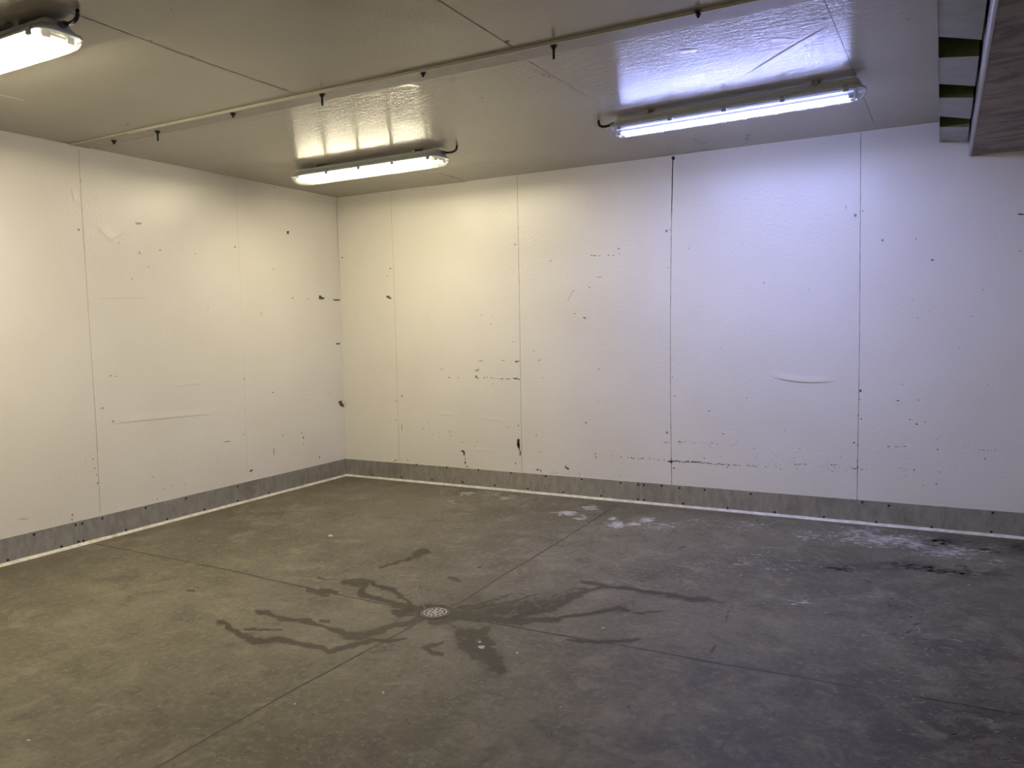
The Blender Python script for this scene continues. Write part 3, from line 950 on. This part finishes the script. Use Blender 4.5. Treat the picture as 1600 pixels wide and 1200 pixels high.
RD = 0.061
m = MB()
m.loft([ringp(RD + .007, 0.0), ringp(RD + .006, 0.003), ringp(RD - .001, 0.0036), ringp(RD - .002, 0.001)], False, False)
m.build('frame', m_ring, drain, smooth=True)
m = MB()
m.loft([ringp(RD - .001, 0.0006), ringp(RD - .001, 0.0011)])  # black disc laid on the floor, stands in for the shade inside the drain
m.build('shade_disc', m_hole_shade, drain)['label'] = 'black disc painted as the shade below the grate'


def grate_mesh():
    cu = bpy.data.curves.new('grate', 'CURVE')
    cu.dimensions = '2D'
    cu.fill_mode = 'BOTH'
    cu.extrude = 0.0012
    circles = [(0, 0, RD - 0.0055)]
    for k in range(13):
        a = 2 * PI * k / 13
        circles.append((0.043 * math.cos(a), 0.043 * math.sin(a), 0.0066))
    for k in range(6):
        a = 2 * PI * k / 6 + 0.3
        circles.append((0.022 * math.cos(a), 0.022 * math.sin(a), 0.0066))
    for cx, cy, r in circles:
        sp = cu.splines.new('POLY')
        n = 48 if r > 0.02 else 14
        sp.points.add(n - 1)
        for i in range(n):
            a = 2 * PI * i / n
            sp.points[i].co = (cx + r * math.cos(a), cy + r * math.sin(a), 0, 1)
        sp.use_cyclic_u = True
    co = bpy.data.objects.new('grate_curve', cu)
    C.objects.link(co)
    dg = bpy.context.evaluated_depsgraph_get()
    me = bpy.data.meshes.new_from_object(co.evaluated_get(dg))
    bpy.data.objects.remove(co)
    bpy.data.curves.remove(cu)
    me.name = 'grate'
    me.materials.clear()
    me.materials.append(m_grate)
    o = bpy.data.objects.new('grate', me)
    C.objects.link(o)
    o.parent = drain
    o.location = (0, 0, 0.0034)
    o['label'] = 'perforated steel grate'


grate_mesh()

# ------------------------------------------------------------------ ceiling lights
def rrect(L, W, r, z, n=8, x0=0.0):
    """rounded rectangle outline in plan"""
    r = min(r, W / 2 - 1e-4)
    pts = []
    for cx, cy, a0 in ((L / 2 - r, W / 2 - r, 0), (-L / 2 + r, W / 2 - r, PI / 2), (-L / 2 + r, -W / 2 + r, PI), (L / 2 - r, -W / 2 + r, 1.5 * PI)):
        for k in range(n + 1):
            a = a0 + PI / 2 * k / n
            pts.append((x0 + cx + r * math.cos(a), cy + r * math.sin(a), z))
    return pts


def batten(loc, rz, label, tube_mat, L, W, cable_side, cable, rr, twin=0.027, clipx=None, drop=0.0, sag=0.005, cover=None):
    root = thing('batten_light', label, 'ceiling light', loc, rz, 'ceiling lights')
    zt, zr = -0.014 - drop, -0.066 - drop
    m = MB()
    m.loft([rrect(L - .070, W * .52, .03, zt), rrect(L - .060, W * .58, .035, zt - .004), rrect(L - .045, W * .66, rr, zt - .020),
            rrect(L - .022, W * .90, rr, zr + .012), rrect(L - .010, W * .95, rr, zr + .008), rrect(L, W, rr, zr + .007), rrect(L, W, rr, zr)], True, False)
    # underside of the body, set back a little
    m.loft([rrect(L - .008, W - .008, rr, zr), rrect(L - .02, W - .02, rr, zr + .010)], False, True)
    m.build('housing', m_house, root, smooth=False, bevel=0.0015)
    # clear cover
    m = MB()
    rings = [rrect(L - .004, W - .004, rr, zr)]
    for k in range(1, 9):
        a = PI / 2 * k / 8
        s, c = math.sin(a), math.cos(a)
        rings.append(rrect(L - .004 - .055 * (1 - c), (W - .004) * (1 - .42 * (1 - c)), rr, zr - .044 * s))
    m.loft(rings, False, True)
    cv = m.build('cover', cover or m_clear, root, smooth=True)
    cv['label'] = 'clear plastic cover'
    m = MB()
    m.loft([rrect(L - .10, W * .62, .004, zr + .002), rrect(L - .10, W * .55, .004, zr - .006)])
    m.build('gear_tray', m_tray, root)
    TL = L - .105
    for sy in (-1, 1):
        y = sy * twin
        zc = zr - sag
        m = MB()
        n = 20
        ring = lambda x, r: [(x, y + r * math.cos(2 * PI * k / n), zc + r * math.sin(2 * PI * k / n)) for k in range(n)]
        m.loft([ring(-TL / 2 + .022, .0125), ring(TL / 2 - .022, .0125)])
        tb = m.build('tube', tube_mat, root, smooth=True)
        tb['label'] = 'glowing LED tube'
        for sx in (-1, 1):
            m = MB()
            a, b = sx * (TL / 2 - .022), sx * (TL / 2)
            m.loft([ring(a, .0130), ring(b, .0130), ring(b + sx * .001, .011)])
            m.build('end_cap', m_cap, tb)['label'] = 'metal end cap of the tube'
        for sx in (-1, 1):
            m = MB()
            xx = sx * (TL / 2 + .009)
            m.box((xx - .006, y - .014, zc - .015), (xx + .006, y + .014, zr + .004))
            m.build('lamp_holder', m_holder, root, bevel=.003)
    cl = None
    xs = clipx or [(-.44 + .22 * k) * L for k in range(5)]
    for x in xs:
        for sy in (-1, 1):
            m = MB()
            pr = [(W * .475, zr + .016), (W * .505, zr + .012), (W / 2 + .004, zr + .006), (W / 2 + .004, zr - .017), (W / 2 - .005, zr - .019), (W / 2 - .003, zr - .002), (W * .455, zr + .006)]
            m.loft([[(xx, sy * u, v) for u, v in pr] for xx in (x - .012, x + .012)])
            m.build('clip', m_clip, root, bevel=.001)
    for x in (-.33 * L, .33 * L):
        m = MB()
        m.box((x - .018, -.045, -.003), (x + .018, .045, 0))
        for sy in (-1, 1):
            m.box((x - .014, sy * .045 - .002, zt - .012), (x + .014, sy * .045 + .002, 0))
        m.box((x - .018, -.052, zt - .003), (x + .018, .052, zt))
        m.build('mounting_bracket', m_bracket, root, bevel=.001)
    sx = cable_side
    m = MB()
    gx_ = sx * (L / 2 - .028)
    gz = zr + .030
    m.tube([(gx_, 0, gz), (gx_ + sx * .022, 0, gz)], .014, 8)
    m.tube([(gx_ + sx * .022, 0, gz), (gx_ + sx * .034, 0, gz)], .011, 12)
    m.build('cable_gland', m_gland, root)
    m = MB()
    x0 = gx_ + sx * .03
    p = [Vector((x0, 0, gz)), Vector((x0 + sx * cable[0] * .6, cable[1] * .1, gz - .008)), Vector((x0 + sx * cable[0] * 1.1, cable[1] * .6, gz - .004)), Vector((x0 + sx * cable[0], cable[1], 0.002))]
    pts = []
    for k in range(19):
        u = k / 18
        pts.append(p[0] * (1 - u) ** 3 + p[1] * 3 * u * (1 - u) ** 2 + p[2] * 3 * u * u * (1 - u) + p[3] * u ** 3)
    m.tube(pts, .0075, 10)
    m.build('cable', m_cable, root, smooth=True)['label'] = 'short black cable looping up into the ceiling'
    return root


batten((1.20, -1.072, H), 0.0, 'warm white twin tube batten light nearest the corner of the two walls', m_warm, 1.27, .175, 1, (.085, .0), .055, twin=.045, clipx=[-.22 * 1.27, 0.0, .22 * 1.27, .44 * 1.27])
batten((1.205, -3.56, H), 0.0, 'warm white batten light cut off by the top left edge of the photo', m_warm2, 1.28, .175, 1, (.075, .0), .045, twin=.045)
batten((3.645, -1.175, H), -0.06, 'bluish cool white batten light at right above the long wall', m_cool, 1.315, .135, -1, (.075, .0), .045, twin=.024, sag=.027, cover=m_clear2)

# ------------------------------------------------------------------ bulkhead in the upper right
ZB = 2.222
XB0, XB1 = 4.752, 5.55
bk = thing('bulkhead', 'dirty brown boxed bulkhead with a slatted side under the ceiling at top right', 'bulkhead', (XB0, -1.5, ZB))


def rel(p):
    return (p[0] - XB0, p[1] + 1.5, p[2] - ZB)


m = MB()
m.box(rel((XB0 + .0125, -3.0, ZB)), rel((XB1, -.006, H - .001)))
m.build('casing', m_dirty, bk, bevel=.003)
m = MB()
n = 8
prof = [(XB0 + .013, ZB - .003)] + [(XB0 + .008 - .008 * math.sin(PI / 2 * k / 6), ZB - .003 + .008 * (1 - math.cos(PI / 2 * k / 6))) for k in range(7)] + [(XB0, H - .001), (XB0 + .013, H - .001)]
m.loft([[rel((a, yy, b)) for a, b in prof] for yy in (-3.0, -.006)])
m.build('edge_trim', m_edge, bk, smooth=False)['label'] = 'pale rounded edge of the brown bulkhead'
# slats between the casing and the ceiling edge
XL, XR = 4.604, 4.742
ZL, ZRr = 2.318, 2.292


def slat_pt(q, left):
    w = un(q, 2, ZL if left else ZRr)
    return (XL if left else XR, min(w[1], -.008), ZL if left else ZRr)


edges = [((1468, -60), (1549, -60)), ((1468, 57), (1534, 62)), ((1469, 90), (1533, 87)), ((1469, 131), (1526, 134)), ((1469, 152.5), (1524, 152)),
         ((1469, 181.5), (1518, 185.5)), ((1469, 198.5), (1515, 198.5)), ((1469, 219), (1513, 222))]
for k in range(4):
    a, b = edges[2 * k], edges[2 * k + 1]
    p0, p1, p2, p3 = slat_pt(a[0], True), slat_pt(a[1], False), slat_pt(b[1], False), slat_pt(b[0], True)
    m = MB()
    bot = [rel(p) for p in (p0, p1, p2, p3)]
    top = [rel((p[0], p[1], H - .001)) for p in (p0, p1, p2, p3)]
    ids = [m.vert(p) for p in bot + top]
    for f in ((0, 1, 2, 3), (7, 6, 5, 4), (1, 2, 6, 5), (3, 0, 4, 7)):
        m.face([ids[i] for i in f], 0)
    for f in ((0, 1, 5, 4), (2, 3, 7, 6)):
        m.face([ids[i] for i in f], 1)
    o = m.build('slat', [m_slat, m_olive], bk)
    o['label'] = 'grey slat with olive green flank'
m = MB()
m.box(rel((XL - .002, -3.0, 2.316)), rel((XL, -.008, H - .001)))
m.build('side_plate', m_slat, bk)

# ------------------------------------------------------------------ world and view
wd = bpy.data.worlds.new('world')
bpy.context.scene.world = wd
wd.use_nodes = True
wd.node_tree.nodes['Background'].inputs[0].default_value = (0.0, 0.0, 0.0, 1)
vs = bpy.context.scene.view_settings
vs.view_transform = 'Standard'
vs.look = 'None'
vs.gamma = 1
vs.use_curve_mapping = False
vs.exposure = 0.0
cy = bpy.context.scene.cycles
cy.use_denoising = True
cy.max_bounces = 7
cy.diffuse_bounces = 4
cy.glossy_bounces = 3
cy.transparent_max_bounces = 16
cy.sample_clamp_indirect = 8.0
cy.use_adaptive_sampling = True
cy.adaptive_threshold = 0.06
cy.adaptive_min_samples = 16
